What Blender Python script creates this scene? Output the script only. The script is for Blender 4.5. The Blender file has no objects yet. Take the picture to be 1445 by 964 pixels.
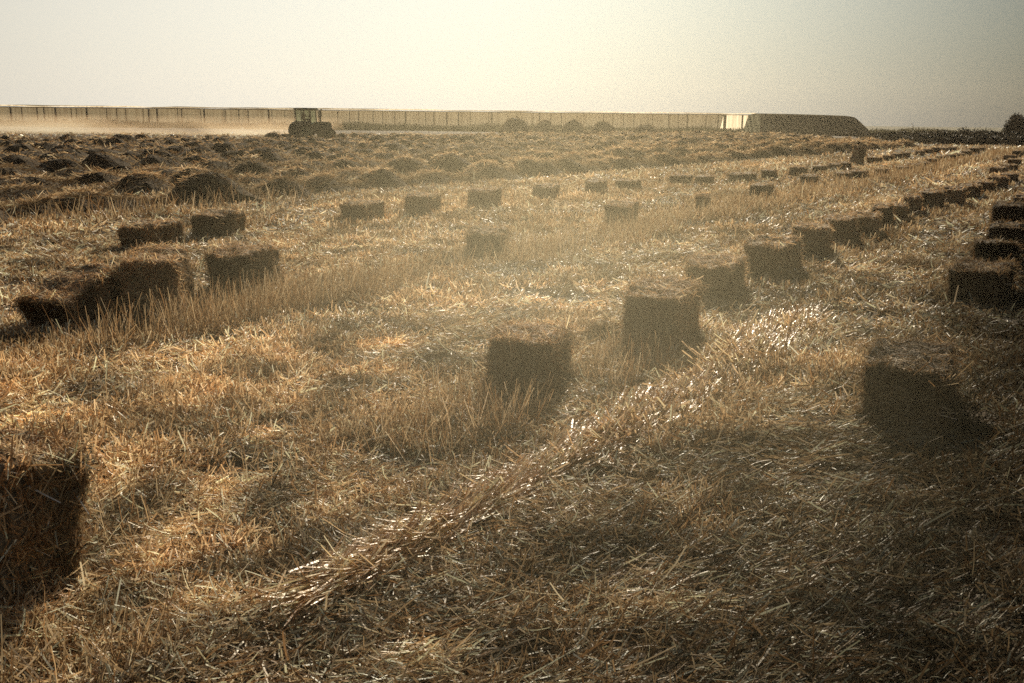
import bpy, bmesh, math, random
import numpy as np
from mathutils import Vector, Matrix, Quaternion

random.seed(11)
rng = np.random.default_rng(11)
S = bpy.context.scene
C = S.collection

# ------------------------------------------------------------------ camera numbers
FPX, CAMH = 1405.0, 1.75
PITCH = math.atan(310 / 1405.0)
ROLL = math.atan(.011)
def at(x, y, z=0.0):
    """world point at height z seen at a given place of the 1445 x 964 photograph"""
    a, b = x - 722.5, y - 482.0
    c, s = math.cos(ROLL), math.sin(ROLL)
    a2, b2 = a * c + b * s, -a * s + b * c
    cp, sp = math.cos(PITCH), math.sin(PITCH)
    d = (a2, FPX * cp - b2 * sp, -FPX * sp - b2 * cp)
    t = (z - CAMH) / d[2]
    return d[0] * t, d[1] * t

# rows of the field run this way
AZ = math.radians(31.4)
DU = (math.sin(AZ), math.cos(AZ))
def uv2xy(u, v):
    return u * DU[0] - v * DU[1], u * DU[1] + v * DU[0]
def xy2uv(x, y):
    return x * DU[0] + y * DU[1], -x * DU[1] + y * DU[0]

# ------------------------------------------------------------------ helpers
def tag(o, label=None, cat=None, group=None, kind=None):
    if label: o['label'] = label
    if cat: o['category'] = cat
    if group: o['group'] = group
    if kind: o['kind'] = kind
    return o

def link(name, me, mats, parent=None):
    o = bpy.data.objects.new(name, me)
    C.objects.link(o)
    for m in (mats if isinstance(mats, (list, tuple)) else [mats]):
        if m.name not in [k.name for k in me.materials if k]:
            me.materials.append(m)
    if parent: o.parent = parent
    return o

def empty(name, loc, rz=0.0):
    o = bpy.data.objects.new(name, None)
    o.empty_display_size = .3
    C.objects.link(o)
    o.location = loc
    o.rotation_euler = (0, 0, rz)
    return o

def np_mesh(name, verts, faces4, cols=None, smooth=False, midx=None):
    """verts Nx3, faces4 Mx4"""
    verts = np.asarray(verts, np.float32); faces4 = np.asarray(faces4, np.int32)
    me = bpy.data.meshes.new(name)
    me.vertices.add(len(verts)); me.vertices.foreach_set('co', verts.ravel())
    me.loops.add(faces4.size); me.loops.foreach_set('vertex_index', faces4.ravel())
    me.polygons.add(len(faces4))
    me.polygons.foreach_set('loop_start', np.arange(0, faces4.size, 4, dtype=np.int32))
    me.polygons.foreach_set('loop_total', np.full(len(faces4), 4, np.int32))
    me.polygons.foreach_set('use_smooth', np.full(len(faces4), smooth))
    if midx is not None: me.polygons.foreach_set('material_index', np.asarray(midx, np.int32))
    me.update(calc_edges=True)
    if cols is not None:
        at_ = me.color_attributes.new('Col', 'FLOAT_COLOR', 'POINT')
        c4 = np.ones((len(verts), 4), np.float32); c4[:, :3] = cols
        at_.data.foreach_set('color', c4.ravel())
    return me

def vnoise(x, y, seed=0):
    x = np.asarray(x, float); y = np.asarray(y, float)
    xi = np.floor(x).astype(np.int64); yi = np.floor(y).astype(np.int64)
    fx = x - xi; fy = y - yi
    fx = fx * fx * (3 - 2 * fx); fy = fy * fy * (3 - 2 * fy)
    def hsh(a, b):
        h = (a * 374761393 + b * 668265263 + seed * 1442695041) & 0xffffffff
        h = ((h ^ (h >> 13)) * 1274126177) & 0xffffffff
        return ((h ^ (h >> 16)) & 0xffff) / 65535.0
    a = hsh(xi, yi); b = hsh(xi + 1, yi); c = hsh(xi, yi + 1); d = hsh(xi + 1, yi + 1)
    return (a * (1 - fx) + b * fx) * (1 - fy) + (c * (1 - fx) + d * fx) * fy

def ground_h(x, y):
    x = np.asarray(x, float); y = np.asarray(y, float)
    d = np.hypot(x, y)
    u = x * DU[0] + y * DU[1]; v = -x * DU[1] + y * DU[0]
    near = np.exp(-d / 45.0)
    h = .05 * (vnoise(x / 1.1, y / 1.1, 1) - .5) + .035 * (vnoise(x / .37, y / .37, 2) - .5)
    h += .03 * (vnoise(u / 1.4, v / .35, 3) - .5)
    h *= near
    h += .10 * (vnoise(x / 14, y / 14, 4) - .5) * np.clip((d - 8) / 30, 0, 1)
    # the swept band of laid straw is a slight ridge
    h += .02 * np.exp(-((v - 2.4) / .22) ** 2) * np.exp(-np.maximum(u - 8, 0) / 2.0)
    return h

def ribbons(P, Dv, L, W, bend, col, seg=2, tip=.5, side=None, flat=0.0):
    """narrow straws: P root points, Dv unit directions, L lengths, W widths"""
    n = len(P)
    R = rng.normal(size=(n, 3))
    if flat: R = np.where((rng.random(n) < flat)[:, None], np.array([0, 0, 1.0]) + .22 * R, R)
    if side is not None: R = side + .25 * R
    sd = np.cross(Dv, R); sd /= np.linalg.norm(sd, axis=1, keepdims=True) + 1e-9
    up = np.cross(sd, Dv)
    verts = np.empty((n, (seg + 1) * 2, 3), np.float32)
    for k in range(seg + 1):
        t = k / seg
        c = P + Dv * (L * t)[:, None] + up * (bend * L * t * t)[:, None]
        w = W * (1 - (1 - tip) * t) * .5
        verts[:, 2 * k] = c - sd * w[:, None]
        verts[:, 2 * k + 1] = c + sd * w[:, None]
    base = (np.arange(n) * (seg + 1) * 2)[:, None]
    fs = []
    for k in range(seg):
        fs.append(base + np.array([2 * k, 2 * k + 1, 2 * k + 3, 2 * k + 2])[None])
    faces = np.stack(fs, 1).reshape(-1, 4)
    cols = np.repeat(col[:, None, :], (seg + 1) * 2, 1)
    return verts.reshape(-1, 3), faces, cols.reshape(-1, 3)

def join(parts):
    V, F, K, off = [], [], [], 0
    for v, f, c in parts:
        V.append(v); F.append(f + off); K.append(c); off += len(v)
    return np.concatenate(V), np.concatenate(F), np.concatenate(K)

PAL = np.array([[.37, .245, .13], [.45, .32, .18], [.26, .15, .07], [.52, .41, .26],
                [.17, .10, .05], [.34, .25, .145], [.70, .56, .385]])
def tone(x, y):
    # vignette painted into the straw colour, darker toward the right of the field
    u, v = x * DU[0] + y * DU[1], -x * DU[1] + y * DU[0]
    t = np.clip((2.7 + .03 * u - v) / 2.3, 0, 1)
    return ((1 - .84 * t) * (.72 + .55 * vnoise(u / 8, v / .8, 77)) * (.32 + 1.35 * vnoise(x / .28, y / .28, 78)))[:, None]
def straw_cols(n, w=(3, 3, 3, 2, 2, 3, 1), jit=.14, mul=1.0):
    w = np.array(w, float); w /= w.sum()
    c = PAL[rng.choice(len(PAL), n, p=w)] * 1.32
    return np.clip(c * (1 + jit * rng.normal(size=(n, 1))) * mul, .01, .9)

# ------------------------------------------------------------------ materials
def mat(name):
    m = bpy.data.materials.new(name); m.use_nodes = True
    nt = m.node_tree; nt.nodes.clear()
    out = nt.nodes.new('ShaderNodeOutputMaterial')
    return m, nt, out

def simple(name, col, rough=.6, metal=0.0, noise=.25, scale=4.0, spec=.4, bump=0.0):
    m, nt, out = mat(name)
    p = nt.nodes.new('ShaderNodeBsdfPrincipled')
    p.inputs['Roughness'].default_value = rough
    p.inputs['Metallic'].default_value = metal
    p.inputs['Specular IOR Level'].default_value = spec
    tc = nt.nodes.new('ShaderNodeTexCoord')
    nz = nt.nodes.new('ShaderNodeTexNoise'); nz.inputs['Scale'].default_value = scale; nz.inputs['Detail'].default_value = 6
    nt.links.new(tc.outputs['Object'], nz.inputs['Vector'])
    cr = nt.nodes.new('ShaderNodeValToRGB')
    cr.color_ramp.elements[0].position = .3; cr.color_ramp.elements[1].position = .7
    cr.color_ramp.elements[0].color = (*[c * (1 - noise) for c in col], 1)
    cr.color_ramp.elements[1].color = (*[min(1, c * (1 + noise)) for c in col], 1)
    nt.links.new(nz.outputs['Fac'], cr.inputs['Fac'])
    nt.links.new(cr.outputs['Color'], p.inputs['Base Color'])
    if bump:
        b = nt.nodes.new('ShaderNodeBump'); b.inputs['Strength'].default_value = bump
        nt.links.new(nz.outputs['Fac'], b.inputs['Height']); nt.links.new(b.outputs['Normal'], p.inputs['Normal'])
    nt.links.new(p.outputs[0], out.inputs['Surface'])
    return m

def straw_mat(name, trans=.35, rough=.42, spec=.6, mul=1.0):
    m, nt, out = mat(name)
    p = nt.nodes.new('ShaderNodeBsdfPrincipled')
    at_ = nt.nodes.new('ShaderNodeAttribute'); at_.attribute_name = 'Col'
    p.inputs['Roughness'].default_value = rough
    p.inputs['Specular IOR Level'].default_value = spec
    tr = nt.nodes.new('ShaderNodeBsdfTranslucent')
    mx = nt.nodes.new('ShaderNodeMixShader'); mx.inputs[0].default_value = trans
    src = at_.outputs['Color']
    if mul != 1.0:
        vm = nt.nodes.new('ShaderNodeVectorMath'); vm.operation = 'SCALE'; vm.inputs['Scale'].default_value = mul
        nt.links.new(src, vm.inputs[0]); src = vm.outputs[0]
    nz = nt.nodes.new('ShaderNodeTexNoise'); nz.inputs['Scale'].default_value = 45; nz.inputs['Detail'].default_value = 2
    geo = nt.nodes.new('ShaderNodeNewGeometry'); nt.links.new(geo.outputs['Position'], nz.inputs['Vector'])
    bp = nt.nodes.new('ShaderNodeBump'); bp.inputs['Strength'].default_value = .55; bp.inputs['Distance'].default_value = .012
    nt.links.new(nz.outputs['Fac'], bp.inputs['Height']); nt.links.new(bp.outputs['Normal'], p.inputs['Normal'])
    nt.links.new(src, p.inputs['Base Color']); nt.links.new(src, tr.inputs['Color'])
    sx = nt.nodes.new('ShaderNodeSeparateColor'); nt.links.new(src, sx.inputs[0])
    sm = nt.nodes.new('ShaderNodeMapRange'); sm.inputs['From Min'].default_value = .12; sm.inputs['From Max'].default_value = .55
    sm.inputs['To Min'].default_value = .03; sm.inputs['To Max'].default_value = spec
    nt.links.new(sx.outputs[1], sm.inputs['Value']); nt.links.new(sm.outputs[0], p.inputs['Specular IOR Level'])
    nt.links.new(p.outputs[0], mx.inputs[1]); nt.links.new(tr.outputs[0], mx.inputs[2])
    nt.links.new(mx.outputs[0], out.inputs['Surface'])
    return m

M_STRAW = straw_mat('stubble_straw', trans=.45, rough=.5, spec=.45)
M_LITTER = straw_mat('loose_straw', trans=.35, rough=.48, spec=.75)
M_BALESTRAW = straw_mat('bale_straw', trans=.4, rough=.6, spec=.22)
M_WINDSTRAW = straw_mat('windrow_straw', trans=.5, rough=.6, spec=.25)

def fibre_mat(name, c1, c2, scale=(60, 9, 9), rough=.85):
    m, nt, out = mat(name)
    p = nt.nodes.new('ShaderNodeBsdfPrincipled'); p.inputs['Roughness'].default_value = rough
    p.inputs['Specular IOR Level'].default_value = .25
    tc = nt.nodes.new('ShaderNodeTexCoord'); mp = nt.nodes.new('ShaderNodeMapping')
    mp.inputs['Scale'].default_value = scale
    nz = nt.nodes.new('ShaderNodeTexNoise'); nz.inputs['Scale'].default_value = 1.0; nz.inputs['Detail'].default_value = 8
    nz.inputs['Roughness'].default_value = .7
    nt.links.new(tc.outputs['Object'], mp.inputs['Vector']); nt.links.new(mp.outputs[0], nz.inputs['Vector'])
    cr = nt.nodes.new('ShaderNodeValToRGB')
    cr.color_ramp.elements[0].position = .35; cr.color_ramp.elements[1].position = .68
    cr.color_ramp.elements[0].color = (*c1, 1); cr.color_ramp.elements[1].color = (*c2, 1)
    nt.links.new(nz.outputs['Fac'], cr.inputs['Fac']); nt.links.new(cr.outputs['Color'], p.inputs['Base Color'])
    b = nt.nodes.new('ShaderNodeBump'); b.inputs['Strength'].default_value = .9; b.inputs['Distance'].default_value = .03
    nt.links.new(nz.outputs['Fac'], b.inputs['Height']); nt.links.new(b.outputs['Normal'], p.inputs['Normal'])
    nt.links.new(p.outputs[0], out.inputs['Surface'])
    return m
M_BALE = fibre_mat('packed_straw', (.085, .066, .045), (.44, .34, .22))
M_WIND = fibre_mat('heaped_straw', (.018, .012, .007), (.12, .078, .036), scale=(7, 7, 7), rough=1.0)

def ground_mat():
    m, nt, out = mat('stubble_soil')
    N, L = nt.nodes, nt.links
    p = N.new('ShaderNodeBsdfPrincipled'); p.inputs['Roughness'].default_value = .9
    p.inputs['Specular IOR Level'].default_value = .2
    geo = N.new('ShaderNodeNewGeometry')
    mp = N.new('ShaderNodeMapping'); mp.vector_type = 'POINT'
    mp.inputs['Rotation'].default_value = (0, 0, AZ)
    L.new(geo.outputs['Position'], mp.inputs['Vector'])
    # small straw chaff
    n1 = N.new('ShaderNodeTexNoise'); n1.inputs['Scale'].default_value = 14; n1.inputs['Detail'].default_value = 8; n1.inputs['Roughness'].default_value = .75
    L.new(geo.outputs['Position'], n1.inputs['Vector'])
    n2 = N.new('ShaderNodeTexNoise'); n2.inputs['Scale'].default_value = .35; n2.inputs['Detail'].default_value = 5
    L.new(geo.outputs['Position'], n2.inputs['Vector'])
    mp2 = N.new('ShaderNodeMapping'); mp2.inputs['Scale'].default_value = (1.6, .12, 1)
    L.new(mp.outputs[0], mp2.inputs['Vector'])
    n3 = N.new('ShaderNodeTexNoise'); n3.inputs['Scale'].default_value = 1.0; n3.inputs['Detail'].default_value = 4
    L.new(mp2.outputs[0], n3.inputs['Vector'])
    c1 = N.new('ShaderNodeValToRGB')
    c1.color_ramp.elements[0].position = .36; c1.color_ramp.elements[0].color = (.018, .013, .008, 1)
    c1.color_ramp.elements[1].position = .66; c1.color_ramp.elements[1].color = (.12, .08, .045, 1)
    L.new(n1.outputs['Fac'], c1.inputs['Fac'])
    def mul(a, f, lo, hi):
        r = N.new('ShaderNodeMapRange'); r.inputs['From Min'].default_value = .3; r.inputs['From Max'].default_value = .7
        r.inputs['To Min'].default_value = lo; r.inputs['To Max'].default_value = hi
        L.new(f, r.inputs['Value'])
        v = N.new('ShaderNodeVectorMath'); v.operation = 'SCALE'
        L.new(a, v.inputs[0]); L.new(r.outputs[0], v.inputs['Scale']); return v.outputs[0]
    col = mul(c1.outputs['Color'], n2.outputs['Fac'], .7, 1.2)
    col = mul(col, n3.outputs['Fac'], .6, 1.35)
    # beyond the field: dull green pasture
    ln = N.new('ShaderNodeSeparateXYZ'); L.new(geo.outputs['Position'], ln.inputs[0])
    far = N.new('ShaderNodeMapRange'); far.inputs['From Min'].default_value = 175; far.inputs['From Max'].default_value = 190
    L.new(ln.outputs['Y'], far.inputs['Value'])
    mx = N.new('ShaderNodeMix'); mx.data_type = 'RGBA'
    L.new(far.outputs[0], mx.inputs['Factor']); L.new(col, mx.inputs[6]); mx.inputs[7].default_value = (.075, .072, .03, 1)
    L.new(mx.outputs[2], p.inputs['Base Color'])
    b = N.new('ShaderNodeBump'); b.inputs['Strength'].default_value = .6; b.inputs['Distance'].default_value = .05
    L.new(n1.outputs['Fac'], b.inputs['Height']); L.new(b.outputs['Normal'], p.inputs['Normal'])
    L.new(p.outputs[0], out.inputs['Surface'])
    return m

# ------------------------------------------------------------------ ground sheet
def axis(lo, hi, n, k):
    a, b = math.asinh(lo / k), math.asinh(hi / k)
    return np.sinh(np.linspace(a, b, n)) * k
xs = axis(-3000, 3000, 520, 4.0); ys = axis(-300, 4000, 520, 5.0)
gx, gy = np.meshgrid(xs, ys)
gz = ground_h(gx, gy)
V = np.stack([gx, gy, gz], -1).reshape(-1, 3)
nx, ny = len(xs), len(ys)
i = np.arange(nx - 1)[None, :] + nx * np.arange(ny - 1)[:, None]
F = np.stack([i, i + 1, i + 1 + nx, i + nx], -1).reshape(-1, 4)
tag(link('ground', np_mesh('ground', V, F, smooth=True), ground_mat()), kind='structure')

# ------------------------------------------------------------------ stubble and litter
HALF = math.radians(40)
def sector(n, r1, r2):
    r = np.sqrt(rng.uniform(r1 * r1, r2 * r2, n)); a = rng.uniform(-HALF, HALF, n)
    return r * np.sin(a), r * np.cos(a)

def stubble(n, r1, r2, wid, hgt, seg, mul=1.0):
    x, y = sector(n, r1, r2)
    u, v = x * DU[0] + y * DU[1], -x * DU[1] + y * DU[0]
    # stems stand in drilled rows, with thin and thick patches
    k = rng.random(len(x)) < .6
    v2 = np.round(v / .17) * .17 + rng.normal(0, .02, len(v)); v = np.where(k, v2, v)
    # stems come up in small clumps
    cu = np.round(u / .11) * .11 + rng.normal(0, .018, len(u)); kk = rng.random(len(u)) < .45
    u = np.where(kk, cu, u)
    x, y = u * DU[0] - v * DU[1], u * DU[1] + v * DU[0]
    dens = vnoise(u / 1.3, v / .5, 7) * .6 + vnoise(x / .45, y / .45, 8) * .6
    keep = (dens > .48 + .28 * rng.random(len(x))) & (np.abs(v - 2.36) > (.10 + .12 * rng.random(len(x))) * (u < 9.3) * (u > 2.6))
    keep &= (v < 15.9) | (rng.random(len(x)) < .15)
    keep &= ~((v < 1.7 - .1 * u) & (u < 6) & (rng.random(len(x)) < .6))
    x, y, u, v = x[keep], y[keep], u[keep], v[keep]
    n = len(x)
    tall = 1 + .6 * (vnoise(x / 1.7, y / 1.7, 9) - .3)
    lean = rng.normal(0, .62, (n, 2)) + np.array([.10, -.12]); 
    D = np.stack([lean[:, 0], lean[:, 1], np.ones(n)], 1); D /= np.linalg.norm(D, axis=1, keepdims=True)
    Lh = hgt * tall * rng.uniform(.45, 1.25, n)
    P = np.stack([x, y, ground_h(x, y) - .01], 1)
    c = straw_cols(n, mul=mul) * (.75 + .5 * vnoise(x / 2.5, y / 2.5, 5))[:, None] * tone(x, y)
    return ribbons(P, D, Lh, wid * rng.uniform(.6, 1.4, n), rng.normal(0, .28, n), c, seg, .8)

def litter(n, r1, r2, wid, ln, seg, mul=1.0):
    x, y = sector(n, r1, r2)
    u, v = x * DU[0] + y * DU[1], -x * DU[1] + y * DU[0]
    d = vnoise(x / .6, y / .6, 12)
    gap = vnoise(x / .24, y / .24, 13) * .7 + .3 * vnoise(x / .09, y / .09, 14)
    keep = ((gap > .34 + .15 * rng.random(n)) | (rng.random(n) < .22)) & ((v < 15.9) | (rng.random(n) < .45))
    x, y, u, v = x[keep], y[keep], u[keep], v[keep]; n = len(x)
    ang = rng.uniform(0, 2 * math.pi, n)
    # parts of the field where the straw was combed flat one way
    comb = AZ + .9 * (vnoise(x / 2.2, y / 2.2, 20) - .5) * 2
    pull = vnoise(x / 1.6, y / 1.6, 21)
    right = (v < 1.9) & (u < 7.5)
    comb = np.where(right, math.radians(62) - .35 * (u - 3) * 0.25 + .2 * rng.normal(size=n), comb)
    comb = np.where((v < 2.1) & (u > 4.7) & (u < 6.3), math.radians(86), comb)
    k = (pull > .62) | (right & (rng.random(n) < .85))
    ang = np.where(k, comb + rng.normal(0, .22, n) + math.pi * (rng.random(n) < .5), ang)
    pit = rng.normal(.10, .26, n)
    D = np.stack([np.sin(ang) * np.cos(pit), np.cos(ang) * np.cos(pit), np.sin(pit)], 1)
    Ll = ln * rng.uniform(.25, 1.0, n) * (1 + .8 * (rng.random(n) < .08)) * np.where(right, 1.15, 1.0)
    z = ground_h(x, y) + rng.uniform(.0, .05, n) * np.minimum(1, wid / .005 + .3)
    P = np.stack([x, y, z], 1)
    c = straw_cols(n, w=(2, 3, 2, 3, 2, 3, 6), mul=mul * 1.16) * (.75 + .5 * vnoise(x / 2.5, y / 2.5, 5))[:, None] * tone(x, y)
    return ribbons(P, D, Ll, wid * rng.uniform(.5, 1.5, n), rng.normal(0, .34, n), c, seg, .7, flat=.2)

st = [stubble(56000, 1.6, 5, .0055, .085, 3), stubble(84000, 5, 9, .0075, .09, 2), stubble(120000, 9, 16, .011, .09, 2),
      stubble(170000, 16, 30, .018, .12, 1), stubble(170000, 30, 60, .035, .13, 1), stubble(110000, 60, 130, .07, .15, 1)]
V, F, K = join(st)
tag(link('stubble', np_mesh('stubble', V, F, K), M_STRAW), 'short golden stubble stems standing across the mown field', 'stubble', kind='stuff')
lt = [litter(100000, 1.6, 5, .006, .105, 3), litter(140000, 5, 9, .008, .11, 2), litter(160000, 9, 16, .012, .12, 2),
      litter(140000, 16, 30, .02, .16, 1), litter(120000, 30, 60, .038, .22, 1), litter(50000, 60, 130, .07, .4, 1)]
V, F, K = join(lt)
tag(link('loose_straw', np_mesh('loose_straw', V, F, K), M_LITTER), 'loose straw lying flat over the stubble', 'straw', kind='stuff')

# the bright band of combed straw beside the near bales
def band():
    parts = []
    for (n, u1, u2, w, L0) in ((9500, 2.5, 5.2, .009, .22), (16500, 4.8, 9.0, .012, .22)):
        u = rng.uniform(u1, u2, n)
        u = u[vnoise(u * 2.2, u * 0, 33) + .4 * rng.random(len(u)) > .24]; n = len(u)
        cen = 2.36 + .05 * np.sin(u * .9)
        sp = (.034 + .009 * (u - 2.5)) * (1 + .5 * vnoise(u * 1.3, u * 0, 31))
        v = cen + rng.normal(0, 1, n) * sp
        x, y = u * DU[0] - v * DU[1], u * DU[1] + v * DU[0]
        ang = AZ + rng.normal(0, .16, n) + .12 * np.sin(u * 2.1) + math.pi * (rng.random(n) < .5)
        pit = rng.normal(.02, .08, n)
        D = np.stack([np.sin(ang) * np.cos(pit), np.cos(ang) * np.cos(pit), np.sin(pit)], 1)
        z = ground_h(x, y) + rng.uniform(.01, .04, n)
        c = straw_cols(n, w=(.8, 1.5, .4, 4, .4, .8, 8), mul=1.08) * np.array([1.06, .97, .88])
        parts.append(ribbons(np.stack([x, y, z], 1), D, L0 * rng.uniform(.4, 1.4, n), w * rng.uniform(.6, 1.5, n),
                             rng.normal(0, .18, n), c, 3, .7, flat=.9))
    V, F, K = join(parts)
    tag(link('straw_band', np_mesh('straw_band', V, F, K), straw_mat('pale_combed_straw', trans=.4, rough=.38, spec=1.5)),
        'pale glinting band of combed straw running past the near bales', 'straw', kind='stuff')
band()

# taller stems left uncut in strips and beside bales
def tall_stems():
    parts = []
    def patch(n, u1, u2, v1, v2, h, w, seg=2, lean=.22, mul=.9, thr=.45):
        u = rng.uniform(u1, u2, n); v = rng.uniform(v1, v2, n)
        x, y = u * DU[0] - v * DU[1], u * DU[1] + v * DU[0]
        k = vnoise(u / 1.2, v / .5, 41) > thr * rng.random(n) + .22
        x, y = x[k], y[k]; n = len(x)
        l = rng.normal(0, lean, (n, 2))
        D = np.stack([l[:, 0], l[:, 1], np.ones(n)], 1); D /= np.linalg.norm(D, axis=1, keepdims=True)
        parts.append(ribbons(np.stack([x, y, ground_h(x, y)], 1), D, h * rng.uniform(.35, 1.15, n), w * rng.uniform(.6, 1.3, n),
                             rng.normal(0, .16, n), straw_cols(n, mul=mul), seg, .6))
    patch(5200, 8, 20, 6.0, 7.2, .30, .008, lean=.38)
    patch(6500, 18, 42, 6.2, 7.6, .32, .014, lean=.34)
    patch(5000, 40, 80, 6.4, 8.0, .34, .03, 1)
    patch(3200, 4.4, 8.5, 6.2, 6.95, .36, .0055, 3, .3)
    patch(1100, 8, 16, 14.6, 15.9, .42, .010, lean=.4)
    patch(900, 3.9, 5.1, 2.8, 3.5, .28, .005, 3, .35)
    patch(700, 5.9, 7.0, 2.7, 3.3, .24, .005, 3, .35)
    patch(700, 1.3, 2.0, 2.5, 3.3, .22, .005, 3, .35)
    patch(1500, 2.2, 4.5, 3.3, 5.2, .22, .005, 3, .4)
    V, F, K = join(parts)
    tag(link('tall_stubble', np_mesh('tall_stubble', V, F, K), M_STRAW), 'taller thin dry stems left standing in strips between the bale rows', 'stubble', kind='stuff')
tall_stems()

# ------------------------------------------------------------------ straw bales
def bale_mesh(L, W, H, seed, cuts, nstraw, sw, fringe=1.0, dark=1.0):
    r = np.random.default_rng(seed)
    bm = bmesh.new()
    bmesh.ops.create_cube(bm, size=2.0)
    bmesh.ops.subdivide_edges(bm, edges=bm.edges[:], cuts=cuts, use_grid_fill=True)
    q = np.array([v.co[:] for v in bm.verts])
    K = 22.0
    q2 = q / (np.sum(np.abs(q) ** K, 1, keepdims=True) ** (1 / K))
    half = np.array([L / 2, W / 2, H / 2])
    p = q2 * half
    # pressed flakes along the length, a slack waist and uneven ends
    fl = .022 * (vnoise(p[:, 0] * 11 + seed, p[:, 0] * 0, seed) - .5) * 2
    p[:, 1] += np.sign(q2[:, 1]) * np.abs(q2[:, 1]) * fl
    p[:, 2] += np.abs(q2[:, 2]) * np.sign(q2[:, 2]) * (fl + .03 * (vnoise(p[:, 0] * 4, p[:, 1] * 4 + seed, seed + 3) - .5))
    for ax in range(3):
        o = [k for k in range(3) if k != ax]
        p[:, ax] += .034 * (vnoise(p[:, o[0]] * 7 + 3 * seed, p[:, o[1]] * 7 + ax * 9, seed + ax) - .5) * q2[:, ax]
        p[:, ax] += .026 * (vnoise(p[:, o[0]] * 22 + 3 * seed, p[:, o[1]] * 22 + ax * 9, seed + 7 + ax) - .5) * q2[:, ax]
    sag = .04 * (r.random() - .3)
    p[:, 2] -= sag * np.abs(q2[:, 0]) ** 2 * (q2[:, 2] > 0)
    p[:, 1] += .05 * (r.random() - .5) * q2[:, 0] * W + .06 * (r.random() - .5) * q2[:, 2] * H
    p[:, 0] += .09 * (r.random() - .5) * q2[:, 2]
    for v, c in zip(bm.verts, p): v.co = c
    me = bpy.data.meshes.new('bale'); bm.to_mesh(me)
    faces = [tuple(f.vertices) for f in me.polygons]
    bm.free()
    p[:, 2] += H / 2
    Fb = np.array(faces, np.int32)
    cb = np.full((len(p), 3), .08)
    # surface straws
    fi = r.integers(0, len(Fb), nstraw)
    A, B, Cc = p[Fb[fi, 0]], p[Fb[fi, 1]], p[Fb[fi, 2]]
    nrm = np.cross(B - A, Cc - A); nrm /= np.linalg.norm(nrm, axis=1, keepdims=True) + 1e-9
    nrm *= np.sign(np.sum(nrm * (A - np.array([0, 0, H / 2])), 1, keepdims=True))
    w = r.dirichlet((1, 1, 1), nstraw)
    P = A * w[:, :1] + B * w[:, 1:2] + Cc * w[:, 2:3]
    ok = (nrm[:, 2] > -.5)
    P, nrm = P[ok], nrm[ok]; n = len(P)
    rnd = r.normal(size=(n, 3)); rnd[:, 0] *= .55                # straws lie across the flakes
    T = rnd - nrm * np.sum(rnd * nrm, 1, keepdims=True); T /= np.linalg.norm(T, axis=1, keepdims=True) + 1e-9
    edge = np.sort(np.abs((P - np.array([0, 0, H / 2])) / half), 1)[:, 1] > .88       # ragged edges and corners
    stick = np.abs(r.normal(0, .14, n)) * fringe + .45 * fringe * (r.random(n) < .05) + edge * r.uniform(0, .9, n)
    D = T + nrm * stick[:, None]; D /= np.linalg.norm(D, axis=1, keepdims=True)
    Ls = r.uniform(.03, .13, n) * (1 + .6 * (r.random(n) < .05))
    cc = straw_cols(n, w=(3, 2, 3, 1.5, 4, 3, .8), jit=.3, mul=1.0 * dark) * np.where(nrm[:, 2] > .6, {1.0: 1.55, .5: 1.3}.get(dark, 1.1), np.where(edge, 1.2, .8) * (.45 + 1.1 * vnoise(P[:, 0] * 11 + seed, P[:, 0] * 0, seed)))[:, None]  # upward straws coloured brighter, the sunlit look of the tops painted in
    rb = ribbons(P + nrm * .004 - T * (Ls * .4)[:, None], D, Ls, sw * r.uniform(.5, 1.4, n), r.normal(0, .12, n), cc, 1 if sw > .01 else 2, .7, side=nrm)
    bpy.data.meshes.remove(me)
    return (p, Fb, cb), rb

protos = {}
M_BALE_VIGNETTED = fibre_mat('vignetted_packed_straw', (.02, .015, .010), (.10, .075, .045))  # same straw in dimmer colours, a vignette painted onto the right row
def place_bale(x, y, rz, L, W, H, seed, label, group, tilt=(0, 0), near=0, zoff=-.02, far_variant=None):
    z = float(ground_h(x, y)) + zoff
    if near:
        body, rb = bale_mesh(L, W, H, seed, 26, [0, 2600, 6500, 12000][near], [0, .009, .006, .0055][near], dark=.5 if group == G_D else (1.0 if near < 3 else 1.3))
        o = link('straw_bale', np_mesh('straw_bale', body[0], body[1], body[2], smooth=True), M_BALE_VIGNETTED if group == G_D else M_BALE)
        l = link('loose_stalks', np_mesh('loose_stalks', *rb), M_BALESTRAW, o)
    else:
        k = far_variant if far_variant is not None else seed % 5
        if k not in protos:
            body, rb = bale_mesh(.85, .44, .36, 50 + k, 14, 1100, .013, 1.0)
            V, F, K = join([body, rb])
            me = np_mesh('straw_bale', V, F, K, smooth=False, midx=[0] * len(body[1]) + [1] * len(rb[1]))
            me.materials.append(M_BALE); me.materials.append(M_BALESTRAW)
            protos[k] = me
        o = bpy.data.objects.new('straw_bale', protos[k]); C.objects.link(o)
        o.scale = (L / .85, W / .44, H / .36)
    o.location = (x, y, z)
    o.rotation_euler = (tilt[0], tilt[1], rz)
    tag(o, label, 'straw bale', group)
    return o

G_A = 'straw bales in the farther row, by the heaped straw'
G_B = 'straw bales in the row among the tall stubble'
G_C = 'straw bales in the long row right of the middle'
G_D = 'straw bales in the row at the right edge'
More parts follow.
